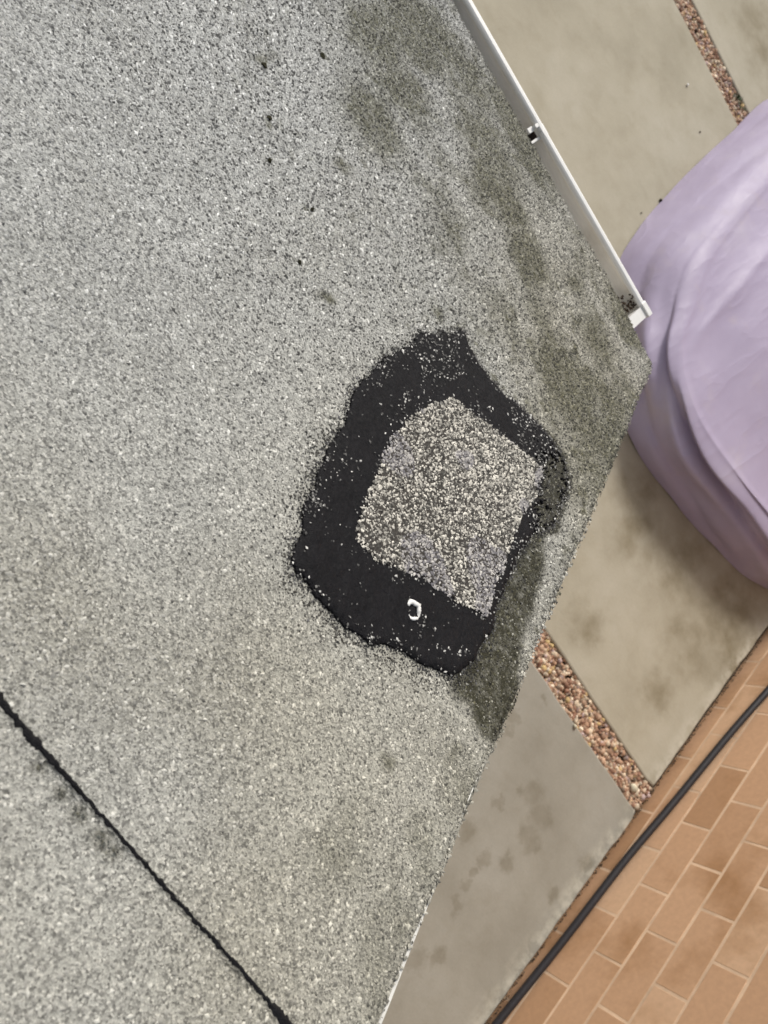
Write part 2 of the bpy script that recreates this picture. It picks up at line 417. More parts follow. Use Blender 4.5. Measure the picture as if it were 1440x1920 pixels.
for row in range(-1, 13):
    zc = Z0 + PZ * row + PZ / 2
    ph = 0 if row % 2 == 1 else .5
    for k in range(-6, 16):
        yc = Y0 + PX * (k + .5 + ph)
        if yc - PX / 2 < -1.1 or yc + PX / 2 > 7.7: continue
        o = bpy.data.objects.new('brick', r.choice(brick_meshes)); COL.objects.link(o)
        o.parent = wall; o.matrix_parent_inverse = pinv
        o.location = (WALL_X - .0019 + r.uniform(-.0004, .0003), yc, zc)

def tube(name, pts, rad, mat, parent=None, n=12):
    pts = [Vector(p) for p in pts]; v = []; f = []
    for i, p in enumerate(pts):
        d = (pts[min(i + 1, len(pts) - 1)] - pts[max(i - 1, 0)]).normalized()
        a = d.cross(Vector((0.3, 0, 1))).normalized(); b = d.cross(a)
        for j in range(n):
            q = 2 * math.pi * j / n; v.append(p + (a * math.cos(q) + b * math.sin(q)) * rad)
    for i in range(len(pts) - 1):
        for j in range(n): f.append((i * n + j, i * n + (j + 1) % n, (i + 1) * n + (j + 1) % n, (i + 1) * n + j))
    f.append(tuple(range(n))); f.append(tuple(reversed(range((len(pts) - 1) * n, len(pts) * n))))
    return mesh_obj(name, v, f, mat, parent, True)

CR = .0195
def cable_z(y): return max(.021, float(np.interp(y, [-1.2, 0.1, .587, 1.67, 2.3, 2.6, 2.95, 4.2, 7.6], [.022, .024, .040, .118, .182, .217, .262, .44, .52])))
cb = tube('cable', [(WALL_X - CR - .003 - .006 * math.sin(y * 3) ** 2, y, cable_z(y)) for y in np.linspace(-1.05, 7.6, 110)], CR, M['rubber'])
tag(cb, 'thick black cable running along the foot of the brick wall', 'cable')

# ------------------------------------------------------------------ the lilac cover
HEM = [(.45, 6.04), (.47, 5.5), (.50, 4.9), (.575, 4.24), (.70, 3.86), (1.0, 3.50), (1.48, 3.29), (2.0, 3.325), (2.46, 3.43), (2.83, 3.565), (3.03, 3.80), (3.08, 4.5), (3.08, 5.5), (3.0, 6.3), (2.4, 6.6), (1.2, 6.6), (.65, 6.42)]
def catmull(P, per):
    out = []; n = len(P)
    for i in range(n):
        p0, p1, p2, p3 = (np.array(P[(i + k) % n]) for k in (-1, 0, 1, 2))
        for t in np.arange(per) / per:
            out.append(.5 * (2 * p1 + (p2 - p0) * t + (2 * p0 - 5 * p1 + 4 * p2 - p3) * t ** 2 + (3 * p1 - p0 - 3 * p2 + p3) * t ** 3))
    return np.array(out)
hem = catmull(HEM, 26); NT_ = len(hem)
tan = np.roll(hem, -1, 0) - np.roll(hem, 1, 0); nrm = np.stack([tan[:, 1], -tan[:, 0]], 1); nrm /= np.linalg.norm(nrm, axis=1)[:, None]
if ((hem - hem.mean(0)) * nrm).sum() < 0: nrm = -nrm
cen = np.array([1.78, 4.9])
arc = np.r_[0, np.cumsum(np.linalg.norm(np.diff(hem, axis=0), axis=1))]
rows = []
leftness = sstep(.35, .95, -nrm[:, 0])
NS, NR = 44, 60
ZE = .37
for s in np.linspace(1, 0, NS):                                    # the side from hem up to the edge
    inset = (.17 + .16 * leftness) * (1 - s) ** 1.15
    ph = 2.55 * s - .34 * arc + .10 * np.sin(arc * 2.3)
    fold = .062 * (np.abs(np.sin(math.pi * ph)) ** .8 - .55) + .014 * np.sin(2 * math.pi * (3.3 * s - .7 * arc) + 1.3 * np.sin(arc * 5)) + .010 * np.sin(arc * 9 + 3 * s)
    env = sstep(0, .30, s) * 1.15 * (np.sin(math.pi * np.clip(s * .86 + .14, 0, 1)) ** .7) * (.55 + .8 * vnoise(arc, arc * 0 + s * .5, 1.3, 3, 2)) * (1 - .86 * leftness)
    p = hem - nrm * inset[:, None] + nrm * (fold * env)[:, None]
    z = ZE * ((1 - leftness) * np.sin(math.pi / 2 * (1 - s)) ** .8 + leftness * np.sin(math.pi / 2 * (1 - s))) + .004 + .006 * np.sin(arc * 14) * (s > .9)
    rows.append(np.c_[p, np.maximum(z + fold * .25 * env * sstep(.25, .6, s), .002)])
edge = hem - nrm * (.17 + .16 * leftness)[:, None]
for k in range(1, NR + 1):
    q = k / NR
    p = edge * (1 - q) + cen * q
    z = ZE + .07 * (1 - math.cos(min(1, q * 1.6) * math.pi)) / 2 + .03 * q * q
    x, y = p[:, 0], p[:, 1]
    wr = .022 * (vnoise(x * .8 + y * .55, (y - x) * .35, 2.4, 51, 2) - .5) + .024 * (1 - np.abs(2 * vnoise(x + .3 * y, y * .6 - x * .4, 1.7, 77, 2) - 1)) ** 4
    rows.append(np.c_[p, z + wr * min(1, q * 6)])
V = np.concatenate(rows); nrw = len(rows)
F = np.array([(i * NT_ + j, i * NT_ + (j + 1) % NT_, (i + 1) * NT_ + (j + 1) % NT_, (i + 1) * NT_ + j) for i in range(nrw - 1) for j in range(NT_)])
tp = mesh_obj('tarpaulin_cover', V, F, M['tarp'], None, True)
tag(tp, 'large lilac plastic sheet draped in folds over a low bulky shape', 'cover')

# ------------------------------------------------------------------ the shed with its felted roof
ZE_R, CX, CY, SL = 1.87, .579, 1.6895, .4793
cosr = 1 / math.hypot(1, SL); NRM = Vector((0, SL * cosr, cosr))
def rz(Y): return ZE_R + SL * (CY - Y)
def rp(X, Y, h=0.0): return (X, Y + NRM.y * h, rz(Y) + NRM.z * h)
def rp_arr(X, Y, h): return np.stack([X, Y + NRM.y * h, ZE_R + SL * (CY - Y) + NRM.z * h], -1)
def eave_y(x): return 1.7265 - .052 * x - .016 * sstep(.38, .579, np.asarray(x, float))

shed = empty('shed', (-1.2, .2, 0)); tag(shed, 'low shed roof of grey mineral felt with a black tar repair', 'shed')
Y_TOP, X_L = -1.35, -3.0
# walls, rafters' fascia and barge board under the roof
mb = MB()
for lo, hi in (((X_L + .2, 1.42, -.05), (CX - .16, 1.52, 1)), ((X_L + .2, Y_TOP + .15, -.05), (X_L + .3, 1.42, 1)), ((CX - .26, Y_TOP + .15, -.05), (CX - .16, 1.42, 1)), ((X_L + .3, Y_TOP + .15, -.05), (CX - .26, Y_TOP + .25, 1))):
    mb.box(lo, hi, lambda x, y, z: (x, y, z if z < .5 else rz(y) - .075))
mb.build('shed_wall', M['render'], shed)
mb = MB(); mb.box((X_L, 1.635, 1.60), (CX - .03, 1.655, rz(1.655) - .012)); mb.build('fascia', M['pvc'], shed)
mb = MB(); mb.box((X_L, Y_TOP, -.07), (CX - .012, 1.63, -.006), lambda x, y, h: rp(x, y, h)); mb.build('roof_deck', M['timber'], shed)

TAR = [(0.096, 0.755), (0.091, 0.793), (0.11, 0.823), (0.122, 0.877), (0.143, 0.916), (0.166, 0.902), (0.212, 0.899), (0.261, 0.909), (0.331, 0.948), (0.406, 0.972), (0.458, 0.97), (0.494, 0.941), (0.501, 0.866), (0.505, 0.803), (0.479, 0.75), (0.469, 0.706), (0.472, 0.631), (0.475, 0.562), (0.485, 0.497), (0.49, 0.442), (0.466, 0.392), (0.422, 0.363), (0.367, 0.333), (0.334, 0.309), (0.291, 0.294), (0.245, 0.285), (0.215, 0.283), (0.204, 0.273), (0.184, 0.289), (0.169, 0.321), (0.146, 0.357), (0.136, 0.403), (0.119, 0.443), (0.111, 0.502), (0.09, 0.549), (0.085, 0.628), (0.082, 0.694)]
PATCH = [(0.208, 0.753), (0.247, 0.78), (0.308, 0.818), (0.419, 0.87), (0.435, 0.813), (0.431, 0.714), (0.445, 0.637), (0.459, 0.516), (0.398, 0.48), (0.343, 0.454), (0.299, 0.426), (0.26, 0.398), (0.232, 0.392), (0.217, 0.436), (0.204, 0.482), (0.184, 0.539), (0.179, 0.589), (0.183, 0.669)]
WEAK = [(0.385, 0.900), (0.435, 1.0), (0.523, 0.96), (0.525, 0.801), (0.488, 0.700), (0.456, 0.75)]
OLIVE = [(0.443, 0.816), (0.492, 0.853), (0.522, 0.673), (0.541, 0.59), (0.555, 0.517), (0.578, 0.482), (0.575, 0.389), (0.528, 0.378), (0.47, 0.388), (0.455, 0.44), (0.461, 0.498), (0.442, 0.625)]
STAINS = [(-0.082, 1.446, 0.094), (-0.161, 1.462, 0.081), (-0.0, 1.387, 0.065), (-0.282, 1.576, 0.087), (-0.384, 1.463, 0.083), (-0.42, 1.247, 0.074), (-0.284, 1.22, 0.072), (0.121, 1.336, 0.063), (0.26, 1.487, 0.035), (0.391, 1.755, 0.039), (0.361, 1.183, 0.071), (0.388, 1.43, 0.068), (0.513, 1.315, 0.052), (-0.264, 1.035, 0.064), (-0.029, 0.633, 0.011), (-0.209, 0.874, 0.013), (-0.271, 1.023, 0.011), (0.438, 0.222, 0.010), (0.513, 0.315, 0.011), (0.536, 0.208, 0.027), (0.532, 0.129, 0.025), (0.535, 0.076, 0.025), (0.548, 0.291, 0.028), (0.44, 0.12, 0.036), (0.086, 0.868, 0.013)]
SPOTS = [(-0.381, 0.826, .009), (-0.385, 1.008, .009), (-0.302, 0.761, .007), (-0.243, 0.703, .005), (-0.156, 0.722, .006), (-0.097, 0.622, .005)]
SMEAR = [(0.2, -0.032, 0.009), (0.227, -0.032, 0.010), (0.241, -0.032, 0.009), (0.177, -0.031, 0.006), (.15, -.030, .005)]

def masks(x, y):
    st = np.zeros_like(x)
    wx = x + .05 * (vnoise(x, y, 14, 61, 3) - .5); wy = y + .07 * (vnoise(x, y, 14, 62, 3) - .5)
    for a, b, r_ in STAINS:
        d = np.hypot(wx - a, (wy - b) * .9)
        st = np.maximum(st, (.45 if (b < .3 and r_ > .02) else 1 if r_ < .03 else .95) * (1 - sstep(r_ * .2, r_ * 1.9, d)))
    st *= .35 + .75 * vnoise(x, y, 40, 67, 4)
    band = sstep(.75, 1.45, y + .25 * x) * sstep(-.75, -.30, x) * (.12 + 1.2 * sstep(.36, .74, vnoise(x, y, 6.5, 63, 4)))
    fleck = .55 * sstep(.62, .74, vnoise(x, y, 34, 68, 3)) * sstep(.5, 1.1, y + .5 * x)
    dots = sstep(.70, .80, vnoise(x, y, 55, 69, 2)) * sstep(.35, .95, y + .4 * x) * sstep(.35, .6, vnoise(x, y, 4, 70, 2))
    st = np.clip(st * 1.2 + band * .9 + fleck * .7 + dots * .8, 0, 1)
    for a, b, r_ in SPOTS:
        st = np.maximum(st, 1 - sstep(r_ * .5, r_ * 1.4, np.hypot(wx - a, wy - b)))
    ol = 1 - sstep(-.012, .014, sdf_poly(wx, wy, OLIVE))
    ol = np.maximum(ol, 1.0 * (1 - sstep(-.008, .012, np.maximum(sdf_poly(wx, wy, WEAK) - .02, sdf_poly(wx, wy, TAR) - .006))))
    edge_dirt = .35 * (1 - sstep(0, .05, CX - x)) * vnoise(x, y, 30, 66, 2)
    smear = np.zeros_like(x)
    for a, b, r_ in SMEAR: smear = np.maximum(smear, 1 - sstep(.2, 1.5, np.hypot(x - a, (y - b) * 1.4) / r_))
    warm = np.clip((sstep(-.45, .40, x + .15 * (y - .9)) + .55 * sstep(.45, -.1, y)) * (0.75 + .9 * (vnoise(x, y, 3, 64, 3) - .5)), 0, 1)
    return np.clip(st + edge_dirt, 0, 1), np.clip(ol + smear * .9, 0, 1), warm

def sheet(name, xs, y_lo, y_hi_fn, ny_fine, h0, down_edge):
    """a felt sheet from y_lo to the (slightly uneven) edge y_hi_fn(x)"""
    X = np.repeat(xs[:, None], ny_fine, 1)
    hi = y_hi_fn(xs) + .011 * (vnoise(xs, xs * 0, 75, 71, 3) - .5)
    tt = np.linspace(0, 1, ny_fine)
    Y = y_lo + (hi[:, None] - y_lo) * tt[None]
    h = h0 + .0055 * (vnoise(X, Y, 4, 72, 3) - .5) * 2
    P = rp_arr(X, Y, h)
    # the verge edge dips and turns down
    e = sstep(.012, 0, CX - X); P[..., 2] -= .006 * e
    st, ol, wm = masks(X, Y)
    n, k = X.shape
    V = P.reshape(-1, 3); idx = np.arange(n * k).reshape(n, k)
    F = np.stack([idx[:-1, :-1], idx[1:, :-1], idx[1:, 1:], idx[:-1, 1:]], -1).reshape(-1, 4)
    A = [st.ravel(), ol.ravel(), wm.ravel()]
    # turned-down skirts at the low edge and the verge
    def skirt(ids, dx, dy, dz):
        nonlocal V, F, A
        b = len(V); V = np.concatenate([V, V[ids] + np.array([dx, dy, dz])])
        A = [np.concatenate([a, a[ids]]) for a in A]
        q = np.arange(len(ids)) + b
        F = np.concatenate([F, np.stack([ids[:-1], q[:-1], q[1:], ids[1:]], -1)])
    skirt(idx[:, -1], 0, .000, -down_edge)
    skirt(idx[-1, ::-1], .0005, 0, -.014)
    return mesh_obj(name, V, F, M['felt'], shed, True, dict(stain=A[0], olive=A[1], warm=A[2]))

xs = np.r_[np.linspace(X_L, -.95, 30), np.arange(-.94, CX - .004, .008), CX]
sheet('felt_sheet', xs, -.30, eave_y, 260, 0.0, .010)
sheet('felt_sheet', xs, Y_TOP, lambda x: -.0195 + 0 * x, 150, .0045, .004)

def grains(n, xr, yr, smin, smax, seed, keep, tone, hfun, name, parent, lift=.35):
    """little four-sided chips lying on the roof"""
    r = np.random.default_rng(seed)
    x = r.uniform(*xr, n); y = r.uniform(*yr, n)
    k = keep(x, y, r); x, y = x[k], y[k]; n = len(x)
    s = (smin + (smax - smin) * r.random(n) ** 2) * (1 + .35 * sstep(.2, 1.2, y))
    a = r.uniform(0, 6.28, n)
    el = r.uniform(.6, 1.3, n)
    base = np.stack([np.stack([np.cos(a + q) * s * .5 * (el if i % 2 else 1 / el), np.sin(a + q) * s * .5 * (el if i % 2 else 1 / el), np.zeros(n)], -1) for i, q in enumerate((0, 1.57, 3.14, 4.71))], 1)
    base[..., :2] *= r.uniform(.65, 1.2, (n, 4, 1))
    top = np.stack([r.uniform(-.2, .2, n) * s, r.uniform(-.2, .2, n) * s, s * r.uniform(.25, .6, n)], -1)[:, None]
    L = np.concatenate([base, top], 1)
    L[:, :4, 2] -= s[:, None] * .1
    L[:, :4, 2] += r.uniform(-.08, .14, (n, 4)) * s[:, None]
    h = hfun(x, y)
    P = rp_arr(x[:, None] + L[..., 0], y[:, None] + L[..., 1] * cosr, h[:, None] + L[..., 2])
    c = tone(x, y, r)
    fc = np.array([(0, 1, 4), (1, 2, 4), (2, 3, 4), (3, 0, 4)])
    F = (fc[None] + (np.arange(n) * 5)[:, None, None]).reshape(-1, 3)
    o = mesh_obj(name, P.reshape(-1, 3), F, M['grain'], parent, False, {'tone': np.repeat(c, 5, 0)})
    o['kind'] = 'stuff'; return o

def roof_h(x, y): return np.where(y < -.0195, .0045, 0.0) + .0055 * (vnoise(x, y, 4, 72, 3) - .5) * 2
def in_tar(x, y, grow=0.0):
    w = .010 * (vnoise(x, y, 45, 81, 3) - .5)
    return (sdf_poly(x, y, TAR) + w < grow) & (sdf_poly(x, y, PATCH) + w > -.004)
def roof_tone(x, y, r):
    st, ol, wm = masks(x, y)
    n = len(x); u = r.random(n)
    g = np.where(u < .16, r.uniform(.07, .15, n), np.where(u < .80, r.uniform(.22, .42, n), r.uniform(.42, .72, n)))
    dk = r.random(n) < .27 * sstep(.1, .7, y - .3 * x); g = np.where(dk, r.uniform(.035, .10, n), g)
    g = g + (.30 - g) * (.40 * sstep(.55, -.1, y + .5 * x))
    c = g[:, None] * 1.19 * np.array([.985, 1.0, .985])
    c = c * (1 + wm[:, None] * (np.array([.93, .88, .775]) - 1))
    sv = (st * r.uniform(.65, 1.0, n))[:, None]; c = c * (1 + sv * (np.array([.26, .255, .175]) - 1))
    ts = sdf_poly(x, y, TAR); fz = np.exp(-np.maximum(ts, 0) / np.where(y < .5, .013, .005)) * (.25 + 1.1 * vnoise(x, y, 35, 110, 3))
    c = np.where((r.random(n) < fz)[:, None], c * .16 + np.array([.012, .010, .006]), c)
    ov = (ol * np.where(r.random(n) < .86, r.uniform(.86, 1.0, n), r.uniform(.2, .7, n)))[:, None]; c = c * (1 + ov * (np.array([.13, .125, .07]) - 1))
    return c
grains(260000, (-.86, CX + .001), (-.36, 1.775), .0018, .0060, 91,
       lambda x, y, r: (y < eave_y(x) + .003 + .006 * (vnoise(x, x * 0, 75, 71, 3) - .5)) & ~(in_tar(x, y) | (sdf_poly(x, y, PATCH) < .003)) & (np.abs(y + .0195) > .005) & (x < CX - .001 + .002 * r.random(len(x)) - .004 * sstep(.40, .15, y)),
       roof_tone, roof_h, 'mineral_granules', shed)

# ---- the tar: a thick ragged skin with chips in it
def skin(name, sd_fn, bbox, cell, hfun, mat, parent, attrs=None):
    xs = np.arange(bbox[0], bbox[1], cell); ys = np.arange(bbox[2], bbox[3], cell)
    X, Y = np.meshgrid(xs, ys, indexing='ij'); d = sd_fn(X, Y)
    inside = d < 0
    q = inside[:-1, :-1] & inside[1:, :-1] & inside[1:, 1:] & inside[:-1, 1:]
    idx = np.arange(X.size).reshape(X.shape)
    F = np.stack([idx[:-1, :-1], idx[1:, :-1], idx[1:, 1:], idx[:-1, 1:]], -1)[q]
    used = np.unique(F); remap = -np.ones(X.size, int); remap[used] = np.arange(len(used))
    h = roof_h(X, Y) + hfun(X, Y, d)
    P = rp_arr(X, Y, h).reshape(-1, 3)[used]
    F = remap[F]
    # rim skirt
    e = {}
    for a, b in np.concatenate([F[:, [0, 1]], F[:, [1, 2]], F[:, [2, 3]], F[:, [3, 0]]]):
        if (b, a) in e: del e[(b, a)]
        else: e[(a, b)] = 1
    rim = np.array(list(e)); rv = np.unique(rim); rm = {v: len(P) + i for i, v in enumerate(rv)}
    P = np.concatenate([P, P[rv] - np.array(NRM) * .006])
    F = np.concatenate([F, np.array([(b, a, rm[a], rm[b]) for a, b in rim])])
    return mesh_obj(name, P, F, mat, parent, True)

def tar_sd(x, y):
    w = .015 * (vnoise(x, y, 38, 81, 3) - .5) + .005 * (vnoise(x, y, 330, 82, 3) - .5)
    d = np.maximum(sdf_poly(x, y, TAR) + w, -(sdf_poly(x, y, PATCH) + w * .8 + .012))
    weak = 1 - sstep(-.065, .035, sdf_poly(x, y, WEAK) + .03 * (vnoise(x, y, 30, 90, 3) - .5))
    inner = sdf_poly(x, y, PATCH) < .011 + .010 * (vnoise(x, y, 40, 89, 3) - .5)
    d = np.where((weak > .1) & ~inner & (vnoise(x, y, 480, 83, 2) > .98 - .63 * weak), .01, d)
    low = sstep(.62, .40, y) * sstep(.03, 0, -sdf_poly(x, y, TAR))
    d = np.where(sdf_poly(x, y, PATCH) > .03, d + .007 * low, d)
    return d
skin('tar_repair', tar_sd, (.06, .54, .255, .995), .0022,
     lambda x, y, d: .0012 + .0030 * sstep(0, -.012, d) * (0.6 + .8 * vnoise(x, y, 60, 85, 3)) + .0012 * vnoise(x, y, 260, 86, 2) + .0012 * vnoise(x * 4 + y * 2.2, y * .5 - x * .3, 34, 111, 2), M['tar'], shed)
def patch_sd(x, y): return sdf_poly(x, y, PATCH) + .012 * (vnoise(x, y, 50, 87, 3) - .5)
def patch_h(x, y): return .0065 + .003 * (vnoise(x, y, 22, 88, 3) - .5)
t = NT('patch_felt', .9, .3)
pm = t.done(t.ramp(t.voro(330).outputs['Distance'], [(0, (.09, .082, .07)), (.6, (.045, .04, .036)), (1, (.02, .019, .018))]), t.bump(t.noise(500, 3).outputs[0], .6, .003))
patch = skin('felt_patch', patch_sd, (.16, .48, .37, .89), .004, lambda x, y, d: patch_h(x, y), pm, shed)
def patch_tone(x, y, r):
    n = len(x); u = r.random(n)
    g = np.where(u < .30, r.uniform(.03, .09, n), np.where(u < .66, r.uniform(.17, .40, n), r.uniform(.45, .80, n)))
    c = g[:, None] * np.array([1, .955, .85])
    gy = ((vnoise(x, y, 13, 95, 2) > .60))[:, None]
    return np.where(gy, c * .6 + np.array([.12, .115, .13]), c)
grains(20000, (.16, .48), (.37, .89), .0030, .0068, 92, lambda x, y, r: (patch_sd(x, y) < .004) & (vnoise(x, y, 30, 96, 3) + .45 * r.random(len(x)) > .38), patch_tone,
       lambda x, y: roof_h(x, y) + patch_h(x, y), 'coarse_chips', shed)
CLUSTERS = [(0.151, 0.37, 0.016), (0.171, 0.379, 0.013), (0.186, 0.344, 0.006), (0.293, 0.291, 0.016), (0.33, 0.314, 0.012), (0.365, 0.343, 0.01), (0.427, 0.411, 0.014), (0.453, 0.429, 0.01), (0.095, 0.651, 0.018), (0.104, 0.613, 0.011), (0.157, 0.523, 0.007), (0.151, 0.455, 0.008), (0.147, 0.658, 0.011), (0.49, 0.868, 0.018), (0.489, 0.748, 0.011), (0.214, 0.71, 0.009), (0.338, 0.409, 0.004)]
def tar_chip_keep(x, y, r):
    base = .014 + .20 * sstep(.52, .68, vnoise(x, y, 22, 97, 3)) + .30 * sstep(.60, .70, vnoise(x, y, 12, 98, 3))
    cl = np.zeros_like(x)
    for a, b, q in CLUSTERS: cl = np.maximum(cl, 1 - sstep(q * .3, q * 1.3, np.hypot(x - a, y - b)))
    fr = sstep(-.030, -.002, sdf_poly(x, y, TAR)) * .35 + (1 - sstep(0, .02, sdf_poly(x, y, PATCH))) * .25
    wk = (1 - sstep(-.03, .02, sdf_poly(x, y, WEAK))) * .35
    return (tar_sd(x, y) < .002) & (r.random(len(x)) < base * .32 + cl * .5 * sstep(.35, .6, vnoise(x, y, 150, 100, 2)) + (fr + wk) * .25)
def tar_tone(x, y, r):
    n = len(x); g = np.where(r.random(n) < .75, r.uniform(.06, .22, n), r.uniform(.35, .75, n)); return g[:, None] * np.array([1, .98, .93])
grains(56000, (.06, .54), (.25, 1.0), .0020, .0046, 93, tar_chip_keep, tar_tone, lambda x, y: roof_h(x, y) + .0060, 'stray_chips', shed)
# tar-coated granules that feather the outline
grains(95000, (.03, .58), (.22, 1.03), .0018, .0042, 96, lambda x, y, r: (r.random(len(x)) < .80 * np.exp(-np.maximum(tar_sd(x, y), 0) / (.0034 + .0050 * sstep(.62, .40, y)))) & (tar_sd(x, y) > -.002) & (tar_sd(x, y) < .045) & (sdf_poly(x, y, PATCH) > .003) & (sdf_poly(x, y, TAR) < .05),
       lambda x, y, r: (r.uniform(.008, .04, len(x)) + .10 * (r.random(len(x)) < .15))[:, None] * np.array([1, .98, 1.0]), lambda x, y: roof_h(x, y) + .0008, 'tarred_granules', shed)
# granules showing through the thin right-hand side
grains(16000, (.36, .56), (.62, 1.0), .0020, .0045, 94, lambda x, y, r: (sdf_poly(x, y, WEAK) < .035) & (sdf_poly(x, y, TAR) < .012) & (tar_sd(x, y) > 0) & (sdf_poly(x, y, PATCH) > 0),
       lambda x, y, r: np.where(r.random(len(x)) < .84, r.uniform(.012, .055, len(x)), r.uniform(.08, .28, len(x)))[:, None] * np.array([1, .95, .74]), roof_h, 'thin_granules', shed)

# ---- the lap seam: bitumen squeezed out along the upper sheet's edge
xx = np.arange(-.95, CX - .002, .0022)
cen_y = -.0195 + .002 * (vnoise(xx, xx * 0, 12, 101, 2) - .5)
wid = .0019 + .0030 * vnoise(xx, xx * 0, 26, 102, 3) ** 2 + .0022 * rng.random(len(xx)) + .0055 * sstep(.19, .09, xx) * vnoise(xx, xx * 0 + 4, 60, 106, 2) + .003 * sstep(.445, .47, xx)
up = cen_y - wid * (.4 + .6 * vnoise(xx, xx * 0, 300, 103, 1)); lo = cen_y + wid * (.4 + .6 * vnoise(xx, xx * 0, 300, 104, 1))
hm = roof_h(xx, lo * 0) + .0058
rowsb = [rp_arr(xx, up, hm + .0005 - .002), rp_arr(xx, up * .6 + lo * .4, hm + .0012 * vnoise(xx, xx * 0, 200, 105, 2)), rp_arr(xx, up * .3 + lo * .7, hm - .002), rp_arr(xx, lo, hm - .0065)]
nx = len(xx); V = np.concatenate(rowsb)
F = np.array([(k * nx + i, k * nx + i + 1, (k + 1) * nx + i + 1, (k + 1) * nx + i) for k in range(3) for i in range(nx - 1)])
mesh_obj('bitumen_seam', V, F, M['tar'], shed)

# ---- bitumen smeared on the upper sheet beside the seam
grains(2600, (.10, .27), (-.055, -.015), .0016, .0036, 95, lambda x, y, r: (y < -.024) & (np.array([np.hypot((x - a) * .6, y - b) / r_ for a, b, r_ in SMEAR]).min(0) < .1 + .50 * r.random(len(x)) * (.2 + 1.0 * vnoise(x, y, 90, 99, 2))),
       lambda x, y, r: r.uniform(.02, .12, len(x))[:, None] * np.array([.95, 1, .9]), lambda x, y: roof_h(x, y) + .0004, 'bitumen_smear', shed)

# ---- dark moss tufts on the felt
for i, (x, y, r_) in enumerate(SPOTS):
    rr = np.random.default_rng(200 + i); v = []; f = []
    n = 10
    for lv, (q, hh) in enumerate(((1, 0), (.75, .5), (.35, .8))):
        for j in range(n):
            a = 2 * math.pi * j / n; w = r_ * .6 * q * (1 + rr.uniform(-.35, .35))
            v.append(rp(x + w * math.cos(a), y + w * math.sin(a), float(roof_h(np.array(x), np.array(y))) + .0012 + .0045 * hh))
    for lv in range(2):
        for j in range(n): f.append((lv * n + j, lv * n + (j + 1) % n, (lv + 1) * n + (j + 1) % n, (lv + 1) * n + j))
    f.append(tuple(range(2 * n, 3 * n)))
    mesh_obj('moss_tuft', v, f, M['moss'], shed)

# ---- white verge trim, barge board
mb = MB(); n = 40
for i in range(n):
    ya, yb = np.interp([i, i + 1], [0, n], [Y_TOP, 1.62])
    off = lambda y: CX - .008 + .0095 * float(sstep(.40, -.02, y))
    v = []
    for y in (ya, yb):
        for hx, hh in ((off(y) - .004, -.003), (off(y), -.003), (off(y), -.05), (off(y) - .004, -.05)): v.append(rp(hx, y, hh))
    mb.add(v, [(0, 1, 5, 4), (1, 2, 6, 5), (2, 3, 7, 6), (3, 0, 4, 7)] + ([(0, 3, 2, 1)] if i == 0 else []) + ([(4, 5, 6, 7)] if i == n - 1 else []))
mb.build('verge_trim', M['trim'], shed)

# ---- the white gutter
GY, GZ, GR = 1.7330, 1.8470, .0590
def half_round(x0, x1, ro, th, a0, a1, name, mat, parent, lip=0.0, nseg=22, zoff=0.0):
    prof_o = []; prof_i = []
    for i in range(nseg + 1):
        a = math.radians(a0 + (a1 - a0) * i / nseg)
        prof_o.append((GY + math.cos(a) * ro, GZ + zoff + math.sin(a) * ro)); prof_i.append((GY + math.cos(a) * (ro - th), GZ + zoff + math.sin(a) * (ro - th)))
    prof = prof_o + prof_i[::-1]; n = len(prof); v = []; f = []
    ns = max(1, int((x1 - x0) / .15))
    for s in range(ns + 1):
        x = x0 + (x1 - x0) * s / ns
        v += [(x, p[0], p[1]) for p in prof]
    for s in range(ns):
        for j in range(n):
            f.append((s * n + j, s * n + (j + 1) % n, (s + 1) * n + (j + 1) % n, (s + 1) * n + j))
    f.append(tuple(range(n - 1, -1, -1))); f.append(tuple(range(ns * n, ns * n + n)))
    return mesh_obj(name, v, f, mat, parent)
UX = -.098
G = half_round(X_L + .05, UX - .014, GR, .003, -182, 0, 'gutter', M['pvc_in'], shed)
half_round(UX + .010, .438, GR, .003, -182, 0, 'channel', M['pvc_in'], G)
def lip_profile(x0, x1, name, parent, w=.0145, hgt=.013):
    prof = [(-.0065, -.006), (-.0070, -.002), (-.0055, .0022), (-.0015, .0052), (w * .4, .0060), (w - .004, .0045), (w - .0012, .0015), (w, -.003), (w - .001, -hgt), (w - .004, -hgt - .001), (0, -hgt)]
    n = len(prof); v = [(x, GY + GR - .003 + p[0], GZ + .0015 + p[1]) for x in (x0, x1) for p in prof]
    f = [(j, (j + 1) % n, n + (j + 1) % n, n + j) for j in range(n)] + [tuple(range(n - 1, -1, -1)), tuple(range(n, 2 * n))]
    return mesh_obj(name, v, f, M['pvc'], parent)
lip_profile(X_L + .05, UX - .003, 'lip', G); lip_profile(UX + .001, .440, 'lip', G)
half_round(UX - .045, UX + .045, GR + .0065, .003, -178, -2, 'union_bracket', M['pvc'], G)
half_round(UX - .030, UX + .026, GR - .0000, .0022, -176, -4, 'seal', M['seal'], G)
mb = MB(); mb.box((UX - .024, GY + .0405, GZ - .006), (UX - .014, GY + .057, GZ + .006)); mb.box((UX - .026, GY + .020, GZ - .012), (UX - .012, GY + .0405, GZ - .004))
mb.box((UX + .006, GY + .012, GZ - .016), (UX + .013, GY + .053, GZ - .008))
bevel(mb.build('clip', M['white'], G), .0012)
mb = MB(); mb.box((UX - .016, GY + .052, GZ - .018), (UX + .016, GY + .0685, GZ + .0068)); bevel(mb.build('clip', M['pvc'], G), .002)
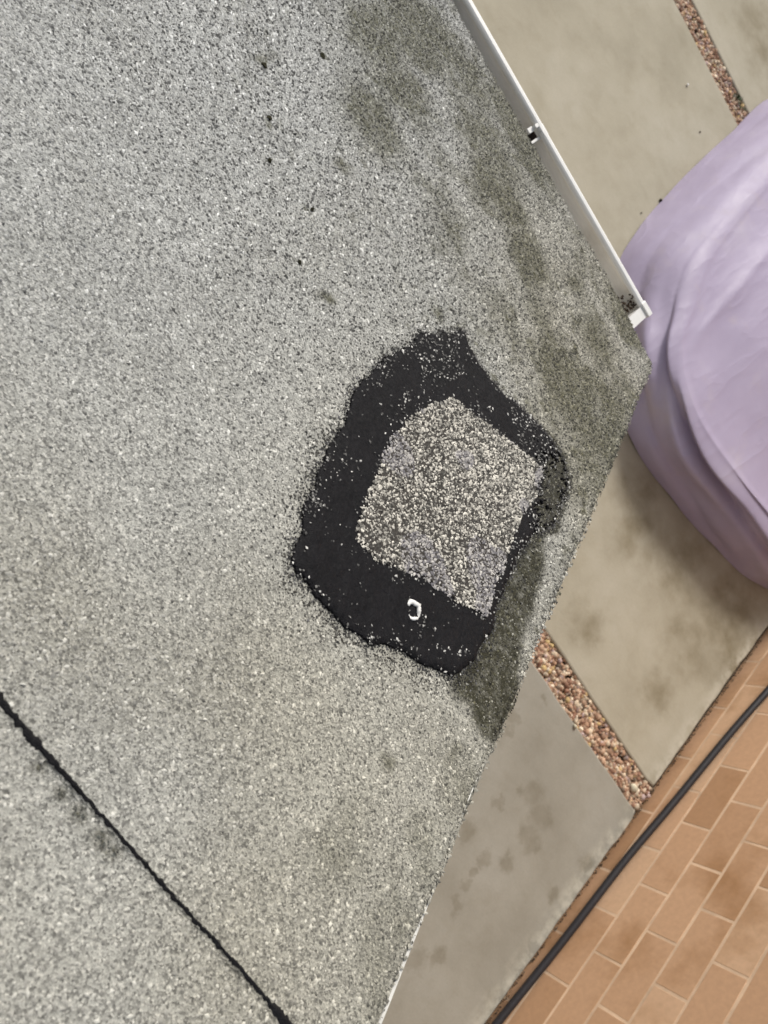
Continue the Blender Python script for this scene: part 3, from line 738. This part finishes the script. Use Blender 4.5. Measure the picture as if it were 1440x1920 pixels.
# stop end: a ring and a disc, with the clip over the lip
half_round(.432, .470, GR + .006, .0032, -182, 0, 'stop_end', M['white'], G)
v = [(x, GY + math.cos(a) * (GR + .004), GZ + .002 + (math.sin(a) * (GR + .004))) for x in (.438, .470) for a in np.radians(np.linspace(-180, 0, 24))]
f = [tuple(range(24)), tuple(range(47, 23, -1))] + [(j, 24 + j, 24 + j + 1, j + 1) for j in range(23)] + [(23, 47, 24, 0)]
mesh_obj('stop_end', v, f, M['white'], G)
mb = MB(); mb.box((.430, GY + GR - .006, GZ - .016), (.474, GY + GR + .0135, GZ + .0085)); bevel(mb.build('clip', M['white'], G), .0025)
# wet leaf crumbs caught in front of the stop end
rr = np.random.default_rng(17); mb = MB()
for i in range(110):
    x = .433 - abs(rr.normal(0, .024)) - .004; y = GY + rr.uniform(-.01, .050); s = rr.uniform(.003, .0075)
    zc = GZ - math.sqrt(max(GR ** 2 - (y - GY) ** 2, 0)) + .022 + rr.uniform(0, .012)
    a = rr.uniform(0, 6.28); c_, s_ = math.cos(a) * s, math.sin(a) * s
    mb.add([(x + c_, y + s_, zc), (x - s_ * .6, y + c_ * .6, zc + s * .3), (x - c_, y - s_, zc + s * .1), (x + s_ * .6, y - c_ * .6, zc + s * .4), (x, y, zc - s * .5)], [(0, 1, 2, 3), (0, 4, 1), (1, 4, 2), (2, 4, 3), (3, 4, 0)])
db = mb.build('gutter_debris', M['debris']); tag(db, 'dark leaf crumbs caught in the gutter at its stop end', 'debris', kind='stuff')

# ------------------------------------------------------------------ the broken ring in the tar
v = []; f = []; nA, nB = 40, 8
RC = (.356, .402)
rrng = np.random.default_rng(5)
a_list = np.linspace(math.radians(-100), math.radians(190), nA)
for i, a in enumerate(a_list):
    bright = np.exp(-((a - math.radians(95)) / 1.3) ** 4)
    low = np.exp(-((a - math.radians(-48)) / .5) ** 2)
    th = .0026 + .0014 * bright + .0004 * rrng.uniform(-1, 1)
    hz = .0048 + .0022 * bright + .0016 * low - .0016 * (1 - max(bright, low)) + .0006 * rrng.uniform(-1, 1)
    for j in range(nB):
        q = 2 * math.pi * j / nB; rad = .0112 + .0008 * math.sin(a * 5 + 1) + th * math.cos(q)
        v.append(rp(RC[0] + rad * math.cos(a), RC[1] + rad * math.sin(a) * cosr, float(roof_h(np.array(RC[0]), np.array(RC[1]))) + hz + th * .7 * math.sin(q)))
for i in range(nA - 1):
    for j in range(nB): f.append((i * nB + j, i * nB + (j + 1) % nB, (i + 1) * nB + (j + 1) % nB, (i + 1) * nB + j))
f.append(tuple(range(nB))); f.append(tuple(range((nA - 1) * nB, nA * nB)))
ring = mesh_obj('ring', v, f, M['white'], None, True); tag(ring, 'broken white plastic ring half sunk in the black tar', 'ring')
